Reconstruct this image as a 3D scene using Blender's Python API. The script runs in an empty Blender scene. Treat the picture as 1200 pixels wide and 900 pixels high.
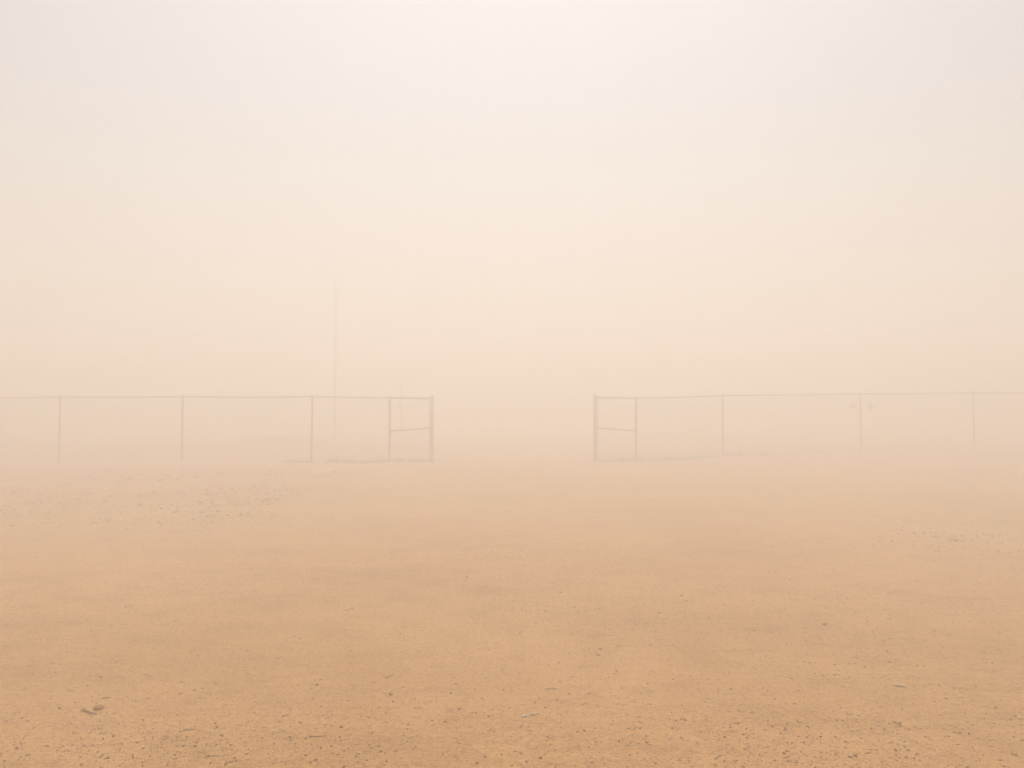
import bpy, math, random
import numpy as np
from mathutils import Vector

R = math.radians
random.seed(7)
rng = np.random.default_rng(11)
scene = bpy.context.scene

# ------------------------------------------------------------------ camera
CAM_H = 1.45
F_PX, HORIZON = 933.0, 470.0            # focal length and horizon row for a 1200 x 900 frame
cam_d = bpy.data.cameras.new('camera')
cam_d.sensor_width = 36.0
cam_d.lens = 36.0 * F_PX / 1200.0
cam_d.clip_start, cam_d.clip_end = 0.05, 2000.0
cam = bpy.data.objects.new('camera', cam_d)
scene.collection.objects.link(cam)
cam.location = (0, 0, CAM_H)
PITCH = math.atan((HORIZON - 450.0) / F_PX)
cam.rotation_euler = (R(90) + PITCH, 0, 0)
scene.camera = cam

# ------------------------------------------------------------------ sky, sun, exposure
SUN_EL, SUN_AZ = R(64), R(0)            # azimuth measured from +Y towards +X
world = bpy.data.worlds.new('World')
scene.world = world
world.use_nodes = True
nt = world.node_tree
bg = nt.nodes['Background']
sky = nt.nodes.new('ShaderNodeTexSky')
sky.sky_type = 'NISHITA'
sky.sun_disc = False
sky.sun_elevation = SUN_EL
sky.sun_rotation = SUN_AZ
sky.air_density, sky.dust_density, sky.ozone_density = 1.0, 2.4, 1.0
nt.links.new(sky.outputs['Color'], bg.inputs['Color'])
bg.inputs['Strength'].default_value = 0.05

sun_d = bpy.data.lights.new('sun', 'SUN')
sun_d.energy = 3.1
sun_d.angle = R(14)
sun_d.color = (1.0, 0.96, 0.90)
sun = bpy.data.objects.new('sun', sun_d)
scene.collection.objects.link(sun)
to_sun = Vector((math.sin(SUN_AZ) * math.cos(SUN_EL), math.cos(SUN_AZ) * math.cos(SUN_EL), math.sin(SUN_EL)))
sun.rotation_euler = to_sun.to_track_quat('Z', 'Y').to_euler()
sun.location = (0, 0, 40)

vs = scene.view_settings
vs.view_transform, vs.look, vs.gamma, vs.use_curve_mapping = 'Standard', 'None', 1.0, False
vs.exposure = 0.40
cy = scene.cycles
cy.max_bounces, cy.volume_bounces, cy.diffuse_bounces = 10, 8, 3
cy.use_denoising = True
cy.denoiser = 'OPENIMAGEDENOISE'
cy.denoising_prefilter = 'ACCURATE'
cy.use_adaptive_sampling = False

# ------------------------------------------------------------------ helpers
col = scene.collection


def tag(o, label=None, cat=None, group=None, kind=None):
    if label: o['label'] = label
    if cat: o['category'] = cat
    if group: o['group'] = group
    if kind: o['kind'] = kind
    return o


def empty(name, loc=(0, 0, 0)):
    o = bpy.data.objects.new(name, None)
    o.location = loc
    o.empty_display_size = 0.2
    col.objects.link(o)
    return o


class MB:
    """collects vertices and faces"""
    def __init__(self):
        self.v, self.f = [], []

    def add(self, vs_, fs_):
        n = len(self.v)
        self.v += [tuple(p) for p in vs_]
        self.f += [tuple(i + n for i in f) for f in fs_]

    def tube(self, pts, rad, seg=8, cap=True):
        pts = [Vector(p) for p in pts]
        rads = rad if isinstance(rad, (list, tuple)) else [rad] * len(pts)
        vs_, fs_ = [], []
        for i, p in enumerate(pts):
            d = (pts[min(i + 1, len(pts) - 1)] - pts[max(i - 1, 0)]).normalized()
            a = d.orthogonal().normalized() if abs(d.z) < 0.9 else Vector((1, 0, 0)).cross(d).normalized()
            b = d.cross(a)
            for k in range(seg):
                t = 2 * math.pi * k / seg
                vs_.append(p + (a * math.cos(t) + b * math.sin(t)) * rads[i])
        for i in range(len(pts) - 1):
            for k in range(seg):
                k2 = (k + 1) % seg
                fs_.append((i * seg + k, i * seg + k2, (i + 1) * seg + k2, (i + 1) * seg + k))
        if cap:
            fs_.append(tuple(range(seg))[::-1])
            n = (len(pts) - 1) * seg
            fs_.append(tuple(range(n, n + seg)))
        self.add(vs_, fs_)

    def lathe(self, x, y, prof, seg=12):
        self.tube([(x, y, z) for r, z in prof], [max(r, 1e-4) for r, z in prof], seg)

    def box(self, c, s, rz=0.0):
        hx, hy, hz = (q / 2 for q in s)
        pts = []
        for sz in (-1, 1):
            for sx, sy in ((-1, -1), (1, -1), (1, 1), (-1, 1)):
                px, py = sx * hx, sy * hy
                pts.append((c[0] + px * math.cos(rz) - py * math.sin(rz), c[1] + px * math.sin(rz) + py * math.cos(rz), c[2] + sz * hz))
        self.add(pts, [(3, 2, 1, 0), (4, 5, 6, 7), (0, 1, 5, 4), (1, 2, 6, 5), (2, 3, 7, 6), (3, 0, 4, 7)])

    def build(self, name, mat, parent=None, smooth=True, off=(0, 0, 0)):
        me = bpy.data.meshes.new(name)
        me.from_pydata([(p[0] - off[0], p[1] - off[1], p[2] - off[2]) for p in self.v], [], self.f)
        me.update()
        if smooth:
            me.polygons.foreach_set('use_smooth', [len(f) <= 4 for f in self.f])
        me.materials.append(mat)
        o = bpy.data.objects.new(name, me)
        col.objects.link(o)
        if parent is not None:
            o.parent = parent
        return o


def new_mat(name):
    m = bpy.data.materials.new(name)
    m.use_nodes = True
    t = m.node_tree
    b = t.nodes['Principled BSDF']
    return m, t, b


def noise_node(t, scale, detail=6.0, rough=0.6, vec=None):
    n = t.nodes.new('ShaderNodeTexNoise')
    n.inputs['Scale'].default_value = scale
    n.inputs['Detail'].default_value = detail
    n.inputs['Roughness'].default_value = rough
    if vec is not None:
        t.links.new(vec, n.inputs['Vector'])
    return n


def ramp(t, fac, stops):
    r = t.nodes.new('ShaderNodeValToRGB')
    el = r.color_ramp.elements
    while len(el) > 1:
        el.remove(el[-1])
    el[0].position, el[0].color = stops[0][0], (*stops[0][1], 1)
    for p, c in stops[1:]:
        e = el.new(p)
        e.color = (*c, 1)
    t.links.new(fac, r.inputs['Fac'])
    return r


def mix(t, fac, a, b, mode='MIX'):
    m = t.nodes.new('ShaderNodeMix')
    m.data_type, m.blend_type = 'RGBA', mode
    if hasattr(fac, 'links'): t.links.new(fac, m.inputs[0])
    else: m.inputs[0].default_value = fac
    for s, v in ((6, a), (7, b)):
        if hasattr(v, 'links'): t.links.new(v, m.inputs[s])
        else: m.inputs[s].default_value = (*v, 1)
    return m.outputs[2]


# ------------------------------------------------------------------ materials
def dirt_material():
    m, t, b = new_mat('dirt')
    geo = t.nodes.new('ShaderNodeNewGeometry')
    P = geo.outputs['Position']
    big = ramp(t, noise_node(t, 0.35, 4, 0.55, P).outputs['Fac'], [(0.3, (0.55, 0.300, 0.118)), (0.7, (0.65, 0.372, 0.160))])
    mid = ramp(t, noise_node(t, 3.2, 6, 0.62, P).outputs['Fac'], [(0.34, (0.90, 0.87, 0.83)), (0.5, (1, 1, 1)), (0.7, (1.05, 1.05, 1.04))])
    fine = ramp(t, noise_node(t, 42, 4, 0.7, P).outputs['Fac'], [(0.33, (0.70, 0.67, 0.63)), (0.47, (1, 1, 1)), (0.62, (1.02, 1.02, 1.02)), (0.72, (1.22, 1.22, 1.2))])
    grit = ramp(t, noise_node(t, 130, 2, 0.6, P).outputs['Fac'], [(0.30, (0.62, 0.58, 0.54)), (0.42, (1, 1, 1)), (0.66, (1.03, 1.03, 1.03)), (0.76, (1.35, 1.35, 1.32))])
    st = t.nodes.new('ShaderNodeMapping')                     # wind-swept streaks lying across the yard
    st.inputs['Scale'].default_value = (0.45, 1.0, 1.0)
    st.inputs['Rotation'].default_value = (0, 0, 0.14)
    t.links.new(P, st.inputs['Vector'])
    swept = ramp(t, noise_node(t, 1.1, 5, 0.6, st.outputs[0]).outputs['Fac'], [(0.34, (0.935, 0.925, 0.91)), (0.5, (1, 1, 1)), (0.68, (1.045, 1.05, 1.06))])
    c = mix(t, 1.0, big.outputs[0], mid.outputs[0], 'MULTIPLY')
    c = mix(t, 1.0, c, swept.outputs[0], 'MULTIPLY')
    c = mix(t, 1.0, c, fine.outputs[0], 'MULTIPLY')
    c = mix(t, 1.0, c, grit.outputs[0], 'MULTIPLY')
    t.links.new(c, b.inputs['Base Color'])
    b.inputs['Roughness'].default_value = 0.95
    b.inputs['Specular IOR Level'].default_value = 0.15
    h1, h2 = noise_node(t, 24, 6, 0.65, P), noise_node(t, 110, 3, 0.6, P)
    add = t.nodes.new('ShaderNodeMath'); add.operation = 'MULTIPLY_ADD'
    t.links.new(h2.outputs['Fac'], add.inputs[0]); add.inputs[1].default_value = 0.35
    t.links.new(h1.outputs['Fac'], add.inputs[2])
    bu = t.nodes.new('ShaderNodeBump')
    bu.inputs['Strength'].default_value = 0.9
    bu.inputs['Distance'].default_value = 0.032
    t.links.new(add.outputs[0], bu.inputs['Height'])
    t.links.new(bu.outputs['Normal'], b.inputs['Normal'])
    return m


def stone_material(name, stops, rough=0.9):
    m, t, b = new_mat(name)
    geo = t.nodes.new('ShaderNodeNewGeometry')
    base = ramp(t, geo.outputs['Random Per Island'], stops)
    oi = t.nodes.new('ShaderNodeObjectInfo')
    var = ramp(t, oi.outputs['Random'], [(0, (0.85, 0.85, 0.85)), (1, (1.12, 1.1, 1.08))])
    n = ramp(t, noise_node(t, 60, 5, 0.65, geo.outputs['Position']).outputs['Fac'], [(0.3, (0.75, 0.74, 0.72)), (0.7, (1.2, 1.2, 1.2))])
    c = mix(t, 1.0, mix(t, 1.0, base.outputs[0], n.outputs[0], 'MULTIPLY'), var.outputs[0], 'MULTIPLY')
    t.links.new(c, b.inputs['Base Color'])
    b.inputs['Roughness'].default_value = rough
    b.inputs['Specular IOR Level'].default_value = 0.2
    return m


def metal_material(name, a, c2, metallic=0.5, rough=0.6):
    m, t, b = new_mat(name)
    geo = t.nodes.new('ShaderNodeNewGeometry')
    n = ramp(t, noise_node(t, 9, 6, 0.65, geo.outputs['Position']).outputs['Fac'], [(0.35, a), (0.68, c2)])
    t.links.new(n.outputs[0], b.inputs['Base Color'])
    b.inputs['Metallic'].default_value = metallic
    b.inputs['Roughness'].default_value = rough
    return m


M_DIRT = dirt_material()
M_GRAVEL = stone_material('gravel', [(0.0, (0.32, 0.165, 0.065)), (0.35, (0.40, 0.21, 0.08)), (0.7, (0.52, 0.29, 0.12)), (0.9, (0.58, 0.39, 0.22)), (1.0, (0.70, 0.56, 0.39))])
M_STONE = stone_material('brown_stone', [(0.0, (0.27, 0.135, 0.05)), (1.0, (0.34, 0.18, 0.07))])
M_PALE = stone_material('pale_stone', [(0.0, (0.60, 0.42, 0.25)), (1.0, (0.70, 0.53, 0.35))])
M_SLAB = stone_material('tan_slab', [(0.0, (0.50, 0.32, 0.165)), (1.0, (0.54, 0.36, 0.19))])
M_TWIG = stone_material('dry_twig', [(0.0, (0.24, 0.135, 0.065)), (1.0, (0.34, 0.19, 0.09))])
M_PALE_WOOD = stone_material('bleached_wood', [(0.0, (0.72, 0.60, 0.45)), (1.0, (0.78, 0.67, 0.52))])
M_WEED = stone_material('dry_weed', [(0.0, (0.09, 0.07, 0.035)), (0.6, (0.17, 0.125, 0.06)), (1.0, (0.28, 0.2, 0.1))])
M_GALV = metal_material('weathered_galvanised_steel', (0.17, 0.115, 0.065), (0.26, 0.185, 0.115), 0.15, 0.75)
M_RUST = metal_material('rusty_steel', (0.13, 0.085, 0.05), (0.20, 0.135, 0.08), 0.2, 0.75)
M_WIRE = metal_material('fence_wire', (0.15, 0.11, 0.075), (0.24, 0.175, 0.12), 0.2, 0.7)
M_POLE = metal_material('pole_timber', (0.10, 0.075, 0.055), (0.17, 0.13, 0.095), 0.0, 0.9)

# ------------------------------------------------------------------ fence line (top view) and terrain height
LEFT_POSTS = [(-19.3, 18.7), (-16.4, 18.6), (-13.4, 18.55), (-10.50, 18.5), (-7.65, 18.5), (-4.64, 18.5), (-2.84, 18.5), (-1.86, 18.5)]
LEFT_TOPS = [1.55, 1.55, 1.55, 1.55, 1.562, 1.562, 1.535, 1.522]
RIGHT_TOPS = [1.542, 1.532, 1.60, 1.65, 1.675, 1.70, 1.72]
RIGHT_POSTS = [(1.98, 19.0), (3.0, 19.25), (5.35, 20.2), (9.1, 20.8), (12.2, 21.05), (15.3, 21.25), (18.4, 21.4)]
_tab = rng.random((256, 256))


def vnoise(x, y):
    xi, yi = np.floor(x).astype(int), np.floor(y).astype(int)
    fx, fy = x - xi, y - yi
    fx, fy = fx * fx * (3 - 2 * fx), fy * fy * (3 - 2 * fy)
    a, b_ = _tab[xi & 255, yi & 255], _tab[(xi + 1) & 255, yi & 255]
    c, d = _tab[xi & 255, (yi + 1) & 255], _tab[(xi + 1) & 255, (yi + 1) & 255]
    return (a + (b_ - a) * fx) * (1 - fy) + (c + (d - c) * fx) * fy - 0.5


def fbm(x, y, octv=4, gain=0.5):
    s, amp = 0.0, 1.0
    for i in range(octv):
        s = s + amp * vnoise(x * 2 ** i + 17.3 * i, y * 2 ** i + 9.1 * i)
        amp *= gain
    return s


def sstep(a, b, x):
    t = np.clip((x - a) / (b - a), 0, 1)
    return t * t * (3 - 2 * t)


def fence_y(x):
    xs = np.array([p[0] for p in LEFT_POSTS + RIGHT_POSTS])
    ys = np.array([p[1] for p in LEFT_POSTS + RIGHT_POSTS])
    return np.interp(x, xs, ys)


def rough_mask(x, y):
    """how churned the dirt is: the verge inside the fence with the pole, and a patch at the other side"""
    left = sstep(-1.5, -4.0, x) * sstep(8.5, 10.5, y) * sstep(18.0, 15.5, y)
    right = np.exp(-((x - 5.4) / 1.2) ** 2 - ((y - 8.3) / 1.0) ** 2)
    return np.clip(left + 0.9 * right, 0, 1) * (0.35 + 0.65 * sstep(-0.25, 0.3, fbm(x / 1.3, y / 1.3, 3)))


def height(x, y):
    x, y = np.asarray(x, float), np.asarray(y, float)
    h = 0.05 * fbm(x / 6 + 3.1, y / 6, 3)
    h = h + 0.022 * fbm(x / 1.1, y / 0.7, 4)
    rid = 1 - np.abs(2 * fbm(x / 0.42 + 40, y / 0.22 + 40, 3))          # small wind-worn scarps
    h = h + 0.012 * rid * sstep(-0.2, 0.3, fbm(x / 1.7 + 8, y / 1.7, 2))
    h = h + 0.009 * fbm(x / 0.08 + 5, y / 0.05, 3)
    h = h + rough_mask(x, y) * (0.085 * fbm(x / 0.22 + 70, y / 0.22, 3))
    h = h + 0.10 * sstep(3.5, 9.0, x) * sstep(12, 20, y)                 # the ground rises towards one end
    d = y - fence_y(x)
    gap = 1 - sstep(-2.6, -1.7, x) * sstep(2.9, 1.9, x)
    h = h + 0.05 * gap * np.exp(-(d / 0.35) ** 2) * (0.55 + 1.1 * fbm(x / 0.5, y / 0.5, 2))   # sand drifted against the mesh
    h = h + 0.40 * sstep(-2.0, -4.5, x) * np.exp(-((d - 5.5) / 1.4) ** 2) * (0.7 + 0.9 * fbm(x / 2.3, y / 5, 2))  # low bank beyond
    return h


def hz(x, y):
    return float(height(np.array([x]), np.array([y]))[0])


def at_px(px, py):
    """where the line of sight through a photograph pixel meets the dirt"""
    dx, dz = (px - 600) / F_PX, -(py - 450) / F_PX
    c, s = math.cos(PITCH), math.sin(PITCH)
    d = Vector((dx, c - dz * s, s + dz * c))
    z = 0.0
    for _ in range(8):
        k = (z - CAM_H) / d.z
        x, y = d.x * k, d.y * k
        z = hz(x, y)
    return x, y, z


# ------------------------------------------------------------------ ground
def axis(n, fine, far, centre=0.0):
    u = np.linspace(-1, 1, n)
    k = 5.2
    v = np.sinh(k * u) / np.sinh(k)
    return centre + v * (far - fine) + u * fine


def build_ground():
    xs = axis(641, 9.0, 200.0)
    u = np.linspace(0, 1, 760)
    yf = 2.0 + 22.0 * (np.exp(2.2 * u) - 1) / (math.exp(2.2) - 1)
    back = -np.geomspace(0.2, 200, 40)[::-1] + 2.0
    fwd = 24.0 + np.geomspace(0.15, 226, 90)
    ys = np.concatenate([back, yf, fwd])
    X, Y = np.meshgrid(xs, ys)
    Z = height(X, Y)
    nx, ny = len(xs), len(ys)
    co = np.stack([X, Y, Z], -1).reshape(-1, 3)
    i = (np.arange(ny - 1)[:, None] * nx + np.arange(nx - 1)[None, :]).reshape(-1)
    q = np.stack([i, i + 1, i + nx + 1, i + nx], -1)
    me = bpy.data.meshes.new('ground')
    me.vertices.add(len(co)); me.vertices.foreach_set('co', co.reshape(-1))
    me.loops.add(q.size); me.loops.foreach_set('vertex_index', q.reshape(-1).astype(np.int32))
    me.polygons.add(len(q)); me.polygons.foreach_set('loop_start', np.arange(0, q.size, 4, dtype=np.int32))
    me.polygons.foreach_set('use_smooth', np.ones(len(q), dtype=bool))
    me.update(calc_edges=True)
    me.materials.append(M_DIRT)
    o = bpy.data.objects.new('ground', me)
    col.objects.link(o)
    tag(o, kind='structure')


build_ground()

# ------------------------------------------------------------------ fences


def fence(name, posts, tops, term_i, label, brace_bay):
    px, py = posts[term_i]
    root = empty(name, (px, py, hz(px, py)))
    off = tuple(root.location)
    tag(root, label, 'fence', 'chain-link fence runs either side of the opening')
    base = [hz(x, y) for x, y in posts]
    top = tops
    for i, (x, y) in enumerate(posts):
        m = MB()
        lean = (random.uniform(-.012, .012), random.uniform(-.012, .012))
        if i == term_i:
            r = 0.041
            m.tube([(x, y, base[i] - .45), (x, y, top[i] + .02)], r, 14)
            p = m.build('terminal_post', M_GALV, root, off=off)
            c = MB(); c.lathe(x, y, [(r + .006, top[i] + .005), (r + .006, top[i] + .03), (r * .8, top[i] + .05), (.01, top[i] + .062)], 14)
            c.build('post_cap', M_GALV, p, off=off)
            for k in range(5):
                z = base[i] + .15 + k * .31
                b = MB(); b.lathe(x, y, [(r + .004, z - .011), (r + .004, z + .011)], 14)
                b.build('tension_band', M_GALV, p, off=off)
        else:
            r = 0.029 if i in brace_bay else 0.024
            m.tube([(x + lean[0], y + lean[1], base[i] - .4), (x, y, top[i] - .012)], r, 10)
            p = m.build('line_post', M_GALV, root, off=off)
            c = MB(); c.lathe(x, y, [(r + .004, top[i] - .05), (r + .004, top[i] - .015), (r + .009, top[i] + .0), (r * .9, top[i] + .028), (.006, top[i] + .036)], 10)
            c.build('post_cap', M_GALV, p, off=off)
    for i in range(len(posts) - 1):
        (x0, y0), (x1, y1) = posts[i], posts[i + 1]
        bay = i in brace_bay and i + 1 in brace_bay
        m = MB()
        n = 6
        dip = 0.0 if bay else random.uniform(.004, .016)
        pts = []
        for k in range(n + 1):
            t = k / n
            pts.append((x0 + (x1 - x0) * t, y0 + (y1 - y0) * t, top[i] + (top[i + 1] - top[i]) * t - dip * math.sin(math.pi * t) - .01))
        m.tube(pts, .025 if bay else .019, 8)
        m.build('top_rail', M_RUST if bay else M_GALV, root, off=off)
        if bay:
            zz = {term_i: .80, (brace_bay - {term_i}).pop(): .705}
            b = MB(); b.tube([(x0, y0, base[i] + zz[i]), (x1, y1, base[i + 1] + zz[i + 1])], .019, 8)
            br = b.build('brace_rail', M_RUST, root, off=off)
            for j, rr in ((i, .03 + .02 * (i != term_i)), (i + 1, .03 + .02 * (i + 1 != term_i))):
                (xj, yj), dj = posts[j], (-.05 if j == i + 1 else .05)
                zj = base[j] + zz[j]
                c = MB(); c.tube([(xj, yj, zj), (xj + dj, yj, zj)], rr, 10)
                c.build('rail_cup', M_RUST, br, off=off)
            (xa, ya), (xb, yb) = posts[term_i], posts[(brace_bay - {term_i}).pop()]
            tt = MB()
            ux = .062 / math.hypot(xb - xa, yb - ya)
            xt, yt = xa + (xb - xa) * ux, ya + (yb - ya) * ux - .01
            tt.box((xt, yt, base[term_i] + .78), (.016, .006, 1.46))
            tt.build('tension_bar', M_GALV, root, smooth=False, off=off)
    # woven diamond mesh: each wire zigzags up the fence and hooks its neighbours
    m = MB()
    pitch, half = 0.062, 0.036
    dist = [0.0]
    for i in range(len(posts) - 1):
        dist.append(dist[-1] + math.dist(posts[i], posts[i + 1]))
    pxs, pys = [p[0] for p in posts], [p[1] for p in posts]
    s, turn = .05, 0
    rad = .0019
    while s < dist[-1] - .1:
        bz = float(np.interp(s, dist, base)) + .05
        steps = int((float(np.interp(s, dist, top)) - .03 - bz) / half)
        vs_, fs_ = [], []
        for k in range(steps + 1):
            ss = s + (pitch * .51 if (k + turn) % 2 else -pitch * .01)
            x, y = float(np.interp(ss, dist, pxs)), float(np.interp(ss, dist, pys)) - .031
            z = bz + k * half
            bow = .012 * math.sin(ss * 1.9) * math.sin(math.pi * k / steps)
            for a in (0, 2.1, 4.2):
                vs_.append((x + rad * math.cos(a), y + bow + rad * math.sin(a), z + rad * .6 * math.cos(a)))
        for k in range(steps):
            for a in range(3):
                a2 = (a + 1) % 3
                fs_.append((k * 3 + a, k * 3 + a2, k * 3 + 3 + a2, k * 3 + 3 + a))
        m.add(vs_, fs_)
        s += pitch * .5
        turn = 1 - turn
    w = m.build('wire_mesh', M_WIRE, root, off=off)
    w['kind'] = 'stuff'
    return root


n_l = len(LEFT_POSTS)
fence('chain_link_fence', LEFT_POSTS, LEFT_TOPS, n_l - 1, 'faint chain-link fence run with a tall thin pole standing behind it', {n_l - 2, n_l - 1})
fence('chain_link_fence', RIGHT_POSTS, RIGHT_TOPS, 0, 'faint chain-link fence run across the opening from the run with the pole behind', {0, 1})

# ------------------------------------------------------------------ pole and boxed post beyond the fence
def pole():
    D = 29.5
    x, y = (392.5 - 600) / F_PX * D, D
    z = hz(x, y)
    root = empty('tall_pole', (x, y, z))
    off = tuple(root.location)
    tag(root, 'tall thin pole fading into the dust behind the chain-link fence', 'pole')
    top = CAM_H + (HORIZON - 318) / F_PX * D
    m = MB(); m.tube([(x, y, z - .6), (x, y, z + 3), (x + .01, y, top)], [.052, .047, .041], 12)
    m.build('shaft', M_POLE, root, off=off)
    c = MB(); c.lathe(x + .01, y, [(.046, top - .02), (.05, top), (.046, top + .03), (.01, top + .05)], 12)
    c.build('pole_cap', M_GALV, root, off=off)
    c = MB(); c.lathe(x, y, [(.22, z - .2), (.22, z + .03), (.2, z + .06), (.07, z + .08)], 16)
    c.build('footing', M_PALE, root, off=off)


def boxed_post():
    D = 28.0
    x, y = (470.5 - 600) / F_PX * D, D
    z = hz(x, y)
    root = empty('meter_post', (x, y, z))
    off = tuple(root.location)
    tag(root, 'thin faint post carrying a small box, behind the end bay of the fence', 'post')
    top = CAM_H + (HORIZON - 447) / F_PX * D
    m = MB(); m.tube([(x, y, z - .4), (x, y, top)], .020, 8)
    m.build('shaft', M_GALV, root, off=off)
    m = MB(); m.box((x - .02, y - .06, CAM_H - 7 / F_PX * D), (.16, .09, .17))
    m.build('box', M_RUST, root, smooth=False, off=off)
    m = MB(); m.box((x - .02, y - .065, CAM_H - 3.4 / F_PX * D), (.19, .12, .016))
    m.build('box_lid', M_RUST, root, smooth=False, off=off)


pole()
boxed_post()

# ------------------------------------------------------------------ dry weeds caught at the foot of the fences
def weed_mesh(seed, blades=46):
    r = random.Random(seed)
    m = MB()
    for _ in range(blades):
        a = r.uniform(0, 2 * math.pi)
        d = r.uniform(0, .10)
        bx_, by_ = d * math.cos(a) * 1.5, d * math.sin(a) * .7
        L = r.uniform(.05, .13)
        out = r.uniform(.2, 1.1)
        tip = (bx_ + math.cos(a) * L * out, by_ + math.sin(a) * L * out * .6, L * r.uniform(.35, 1.0))
        mid = ((bx_ * .5 + tip[0] * .5), (by_ + tip[1]) * .5, tip[2] * .68)
        w = r.uniform(.003, .007)
        px, py = -math.sin(a) * w, math.cos(a) * w
        m.add([(bx_ - px, by_ - py, -.02), (bx_ + px, by_ + py, -.02), (mid[0] + px * .8, mid[1] + py * .8, mid[2]), (mid[0] - px * .8, mid[1] - py * .8, mid[2]), tip],
              [(0, 1, 2, 3), (3, 2, 4)])
    for _ in range(9):                                   # crumbs of soil and leaf litter in the clump
        a = r.uniform(0, 6.28); d = r.uniform(0, .14)
        x, y, s = d * math.cos(a) * 1.4, d * math.sin(a) * .6, r.uniform(.012, .03)
        m.add([(x - s, y, 0), (x, y - s, 0), (x + s, y, 0), (x, y + s, 0), (x, y, s * 1.1), (x, y, -s)],
              [(0, 1, 4), (1, 2, 4), (2, 3, 4), (3, 0, 4), (1, 0, 5), (2, 1, 5), (3, 2, 5), (0, 3, 5)])
    me = bpy.data.meshes.new('weed_tuft')
    me.from_pydata(m.v, [], m.f)
    me.materials.append(M_WEED)
    return me


WEEDS = [weed_mesh(s) for s in range(5)]


def weeds(px_list, label, group, D0):
    for i, px in enumerate(px_list):
        D = D0
        for _ in range(4):
            x = (px - 600) / F_PX * D
            D = float(fence_y(np.array([x]))[0]) - .05
        o = bpy.data.objects.new('weed_tuft', WEEDS[i % 5])
        col.objects.link(o)
        y = D + random.uniform(-.12, .08)
        o.location = (x, y, hz(x, y) - .005)
        o.rotation_euler = (0, 0, random.uniform(-.4, .4) + (math.pi if i % 2 else 0))
        k = random.uniform(.7, 1.15)
        k *= 1.15
        o.scale = (k * 1.25, k, k * random.uniform(.8, 1.3))
        tag(o, label, 'weed', group)


weeds([340, 347, 354, 361, 385, 393, 401, 408, 416, 424, 432, 439, 447, 455, 463, 470, 481, 487, 494, 503],
      'low dry weed tuft at the foot of the fence run with the pole behind', 'weed tufts under the fence with the pole', 18.5)
weeds([702, 711, 720, 729, 738, 746, 757, 767, 778, 786, 797, 806, 815, 828, 838, 852, 866, 878, 893, 930, 962],
      'low dry weed tuft at the foot of the fence run with no pole behind', 'weed tufts under the fence with no pole', 19.5)


# ------------------------------------------------------------------ wisps of dry weed snagged in the mesh
def wisp(px, py, seed, label):
    r = random.Random(seed)
    D = 20.78
    c0 = ((px - 600) / F_PX * D, D - .09, CAM_H + (HORIZON - py) / F_PX * D)
    m = MB()
    for _ in range(46):
        d = Vector((r.gauss(0, 1), r.gauss(0, .5), r.gauss(0, 1))).normalized()
        e = Vector((r.gauss(0, 1), r.gauss(0, .5), r.gauss(0, 1))).normalized()
        R0 = r.uniform(.05, .14)
        m.tube([d * R0 * .3, (d + e * .5) * R0 * .8, (d * .7 + e) * R0], [.004, .003, .0015], 4)
    o = m.build('weed_wisp', M_WEED, None)
    o.location = c0
    tag(o, label, 'weed', 'dry weed snagged in the wire mesh')


wisp(998, 476, 3, 'wisp of dry weed snagged in the mesh beside a fence post, nearer the opening')
wisp(1019, 477, 5, 'wisp of dry weed snagged in the mesh beside a fence post, farther from the opening')


# ------------------------------------------------------------------ stones and twigs one can pick out
def rock_mesh(seed, flat=0.55):
    r = random.Random(seed)
    import bmesh
    bm = bmesh.new()
    bmesh.ops.create_icosphere(bm, subdivisions=2, radius=1)
    ax = [Vector((r.gauss(0, 1), r.gauss(0, 1), r.gauss(0, 1))).normalized() for _ in range(7)]
    lim = [r.uniform(.55, .9) for _ in ax]
    for v in bm.verts:
        p = v.co.copy()
        for a, l in zip(ax, lim):                        # chisel flat faces into the lump
            d = p.dot(a)
            if d > l: p -= a * (d - l)
        p *= 1 + r.uniform(-.04, .04)
        v.co = Vector((p.x, p.y * .8, p.z * flat))
    me = bpy.data.meshes.new('stone')
    bm.to_mesh(me); bm.free()
    return me


def stone(px, py, w_px, mat, label, group=None, flat=.55, aspect=1.0, rz=None, cat='stone'):
    x, y, z = at_px(px, py)
    s = w_px / F_PX * y / 2 * .72
    me = rock_mesh(int(px * 7 + py), flat)
    me.materials.append(mat)
    o = bpy.data.objects.new('stone', me)
    col.objects.link(o)
    o.location = (x, y, z + s * flat * .35)
    o.scale = (s * 1.1, s * aspect, s)
    o.rotation_euler = (random.uniform(-.12, .12), random.uniform(-.12, .12), random.uniform(-.5, .5) if rz is None else rz)
    tag(o, label, cat, group)


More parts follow.
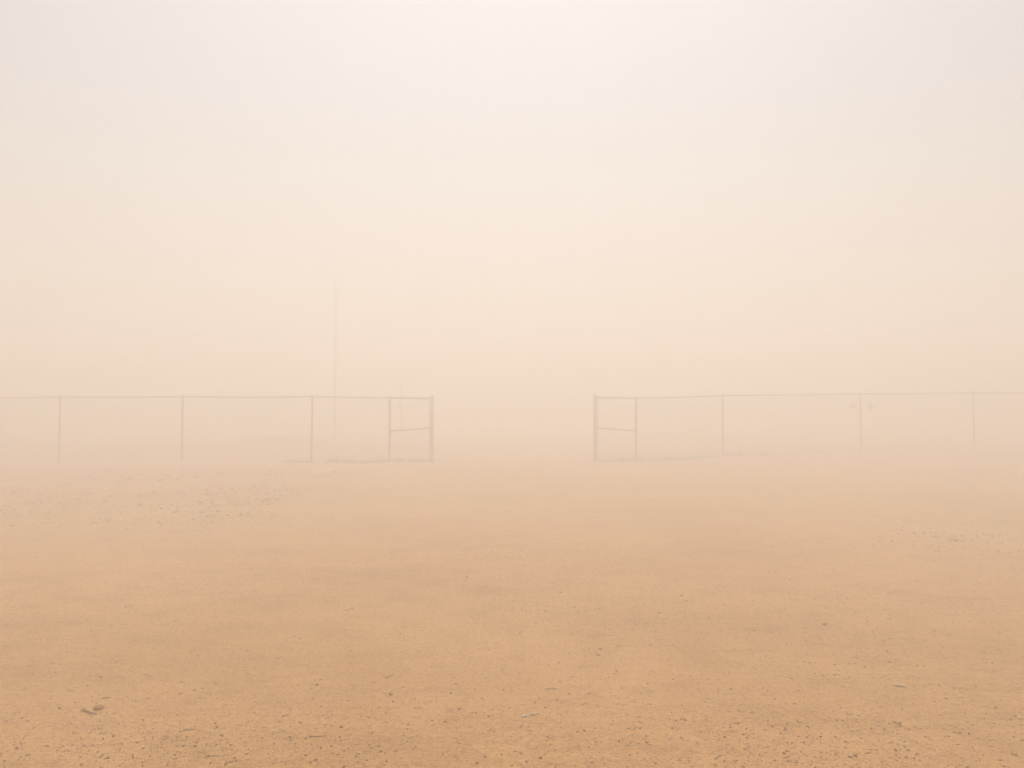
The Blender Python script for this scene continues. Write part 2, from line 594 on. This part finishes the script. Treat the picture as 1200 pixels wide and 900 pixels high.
stone(116, 831, 17, M_STONE, 'largest dark brown stone, humped, beside a short curved twig', flat=.6)
stone(1052, 803, 21, M_SLAB, 'flat slab-like stone with a pale top and dark underside', flat=.3, aspect=.8, rz=-.25)
for px, py, w in [(20, 877, 8), (70, 830, 6), (1003, 886, 9), (967, 732, 9), (704, 761, 7), (701, 768, 6), (920, 856, 7), (757, 863, 5),
                  (627, 824, 6), (352, 847, 5), (358, 866, 5), (290, 762, 5), (458, 814, 9), (1139, 850, 6), (1055, 851, 6), (978, 779, 5),
                  (26, 842, 5), (98, 874, 5), (575, 855, 5), (865, 848, 6), (1062, 888, 6), (400, 852, 6), (228, 809, 5), (773, 718, 6), (799, 698, 5), (547, 676, 5)]:
    stone(px, py, w, M_STONE, 'small dark stone lying loose on the bare dirt', 'small dark stones on the dirt')
for px, py, w in [(1195, 842, 9), (670, 793, 6), (766, 843, 6), (1125, 817, 6), (360, 837, 5), (242, 685, 6), (682, 738, 5), (1180, 859, 7), (1078, 852, 6), (551, 769, 5), (397, 711, 5), (443, 834, 5)]:
    stone(px, py, w, M_PALE, 'small pale pebble lying on the bare dirt', 'small pale pebbles on the dirt', cat='pebble')


def twig(pts_px, rad, mat, label, group=None, fork=None):
    P = [at_px(*p) for p in pts_px]
    m = MB()
    ctr = P[len(P) // 2]
    # round the polyline a little and give it a natural crook
    q = []
    for i in range(len(P) - 1):
        a, b = Vector(P[i]), Vector(P[i + 1])
        for k in range(4):
            t = k / 4
            p = a.lerp(b, t)
            j = rad * 1.1
            q.append((p.x + random.uniform(-j, j), p.y + random.uniform(-j, j), hz(p.x, p.y) + rad * .8 + random.uniform(0, rad)))
    q.append((P[-1][0], P[-1][1], P[-1][2] + rad * .8))
    n = len(q)
    m.tube(q, [rad * (1.15 - .6 * i / (n - 1)) for i in range(n)], 5)
    o = m.build('twig', mat, None, off=ctr)
    o.location = ctr
    if fork:
        a, b = Vector(q[n // 2]), Vector(at_px(*fork))
        f = MB(); f.tube([a, a.lerp(b, .5) + Vector((0, 0, rad)), b + Vector((0, 0, rad * .6))], [rad * .8, rad * .6, rad * .35], 5)
        f.build('side_shoot', mat, o, off=ctr)
    tag(o, label, 'twig', group)


twig([(611, 841), (621, 839), (632, 836)], .004, M_PALE_WOOD, 'bleached pale stick lying on the bare dirt', fork=(629, 839))
twig([(98, 833), (107, 836), (113, 838)], 0.005, M_TWIG, 'short curved dark twig beside the largest brown stone')
TW = 'thin dark dry twig lying on the bare dirt'
for pts in ([(121, 818), (130, 818)], [(135, 777), (144, 773)], [(170, 790), (175, 793), (181, 794)], [(190, 867), (199, 863)],
            [(240, 888), (258, 886)], [(330, 840), (339, 838)], [(362, 863), (372, 864), (384, 863)], [(322, 773), (332, 770)],
            [(452, 795), (462, 791)], [(484, 830), (498, 830)], [(638, 808), (654, 808)], [(682, 826), (689, 824)],
            [(458, 648), (466, 646), (476, 646)], [(1046, 846), (1056, 850)], [(215, 856), (229, 855)],
            [(146, 712), (155, 711)], [(404, 716), (416, 713)], [(838, 890), (845, 885)], [(1117, 858), (1127, 861)]):
    twig(pts, random.uniform(.0016, .0028), M_TWIG, TW, 'dark twigs on the dirt')


# ------------------------------------------------------------------ loose gravel and clods nobody could count
def gravel():
    n_try = 110000
    px = rng.uniform(-150, 1350, n_try)
    py = 543 + 420 * rng.random(n_try) ** 0.75
    y = CAM_H * F_PX / (py - HORIZON)
    x = (px - 600) / F_PX * y
    keep_p = 0.16 + 0.5 * sstep(.05, .45, fbm(x / 1.5 + 30, y / 1.5, 3)) + 1.3 * rough_mask(x, y)
    near_r = np.exp(-((px - 930) / 260) ** 2 - ((py - 890) / 60) ** 2) + np.exp(-((px - 330) / 160) ** 2 - ((py - 885) / 45) ** 2)
    keep_p = keep_p + .5 * near_r
    k = rng.random(n_try) < np.clip(keep_p * .55, 0, 1)
    x, y = x[k], y[k]
    xe, ye = rng.uniform(-14, -2, 30000), rng.uniform(9, 18, 30000)          # the cloddy verge inside the fence
    ke = rng.random(30000) < rough_mask(xe, ye) * sstep(.0, .35, fbm(xe / 1.1 + 55, ye / 1.1, 3) + .2) * .42
    x, y = np.concatenate([x, xe[ke]]), np.concatenate([y, ye[ke]])
    size = 0.0022 * (1 + rng.pareto(2.6, len(x))) * (0.55 + 0.10 * y)
    size = np.clip(size * .8 * (1 + 1.8 * rough_mask(x, y)), .0014, .006 + .022 * rough_mask(x, y))
    z = height(x, y)
    octv = np.array([(1, 0, 0), (0, 1, 0), (-1, 0, 0), (0, -1, 0), (0, 0, 1), (0, 0, -1)], float)
    cube = np.array([(sx, sy, sz) for sx in (-.62, .62) for sy in (-.62, .62) for sz in (-.62, .62)], float)
    base = np.concatenate([octv, cube])
    faces = []
    for ax, (i0, i1) in enumerate(((0, 2), (1, 3), (4, 5))):
        for sgn, apex in ((1, i0), (-1, i1)):
            a, b_ = [d for d in range(3) if d != ax]
            ring = []
            for sa, sb in ((1, 1), (-1, 1), (-1, -1), (1, -1)):
                v = [0, 0, 0]; v[ax] = sgn; v[a] = sa; v[b_] = sb
                ring.append(6 + (4 if v[0] > 0 else 0) + (2 if v[1] > 0 else 0) + (1 if v[2] > 0 else 0))
            flip = (sgn > 0) == (ax == 1)
            for j in range(4):
                t = (apex, ring[j], ring[(j + 1) % 4])
                faces.append(t[::-1] if flip else t)
    F = np.array(faces)
    N = len(x)
    jit = 1 + rng.uniform(-.32, .32, (N, len(base), 3))
    V = base[None] * jit
    V[:, :, 0] *= rng.uniform(.8, 1.7, (N, 1)); V[:, :, 2] *= rng.uniform(.45, .85, (N, 1))
    an = rng.uniform(0, 6.28, (N, 1)); ca, sa = np.cos(an), np.sin(an)
    V = np.stack([V[:, :, 0] * ca - V[:, :, 1] * sa, V[:, :, 0] * sa + V[:, :, 1] * ca, V[:, :, 2]], -1) * size[:, None, None]
    V += np.stack([x, y, z + size * .25], -1)[:, None, :]
    co = V.reshape(-1, 3)
    idx = (F[None] + (np.arange(N) * len(base))[:, None, None]).reshape(-1)
    me = bpy.data.meshes.new('gravel')
    me.vertices.add(len(co)); me.vertices.foreach_set('co', co.reshape(-1))
    me.loops.add(len(idx)); me.loops.foreach_set('vertex_index', idx.astype(np.int32))
    me.polygons.add(len(idx) // 3); me.polygons.foreach_set('loop_start', np.arange(0, len(idx), 3, dtype=np.int32))
    me.update(calc_edges=True)
    me.materials.append(M_GRAVEL)
    o = bpy.data.objects.new('gravel', me)
    col.objects.link(o)
    tag(o, 'loose gravel and crumbs of earth strewn over the dirt', 'gravel', kind='stuff')


gravel()

# ------------------------------------------------------------------ the dust in the air
def haze():
    m = bpy.data.materials.new('dust_haze')
    m.use_nodes = True
    t = m.node_tree
    t.nodes.remove(t.nodes['Principled BSDF'])
    v = t.nodes.new('ShaderNodeVolumePrincipled')
    v.inputs['Color'].default_value = (0.963,0.951,0.916, 1)
    v.inputs['Density'].default_value = 0.103
    v.inputs['Anisotropy'].default_value = 0.58
    t.links.new(v.outputs['Volume'], t.nodes['Material Output'].inputs['Volume'])
    b = MB()
    b.box((0, 25, 2.9), (410, 462, 8.0))
    o = b.build('haze', m, None, smooth=False)
    tag(o, 'even tan dust hanging in the air over the whole yard', 'haze', kind='stuff')


haze()
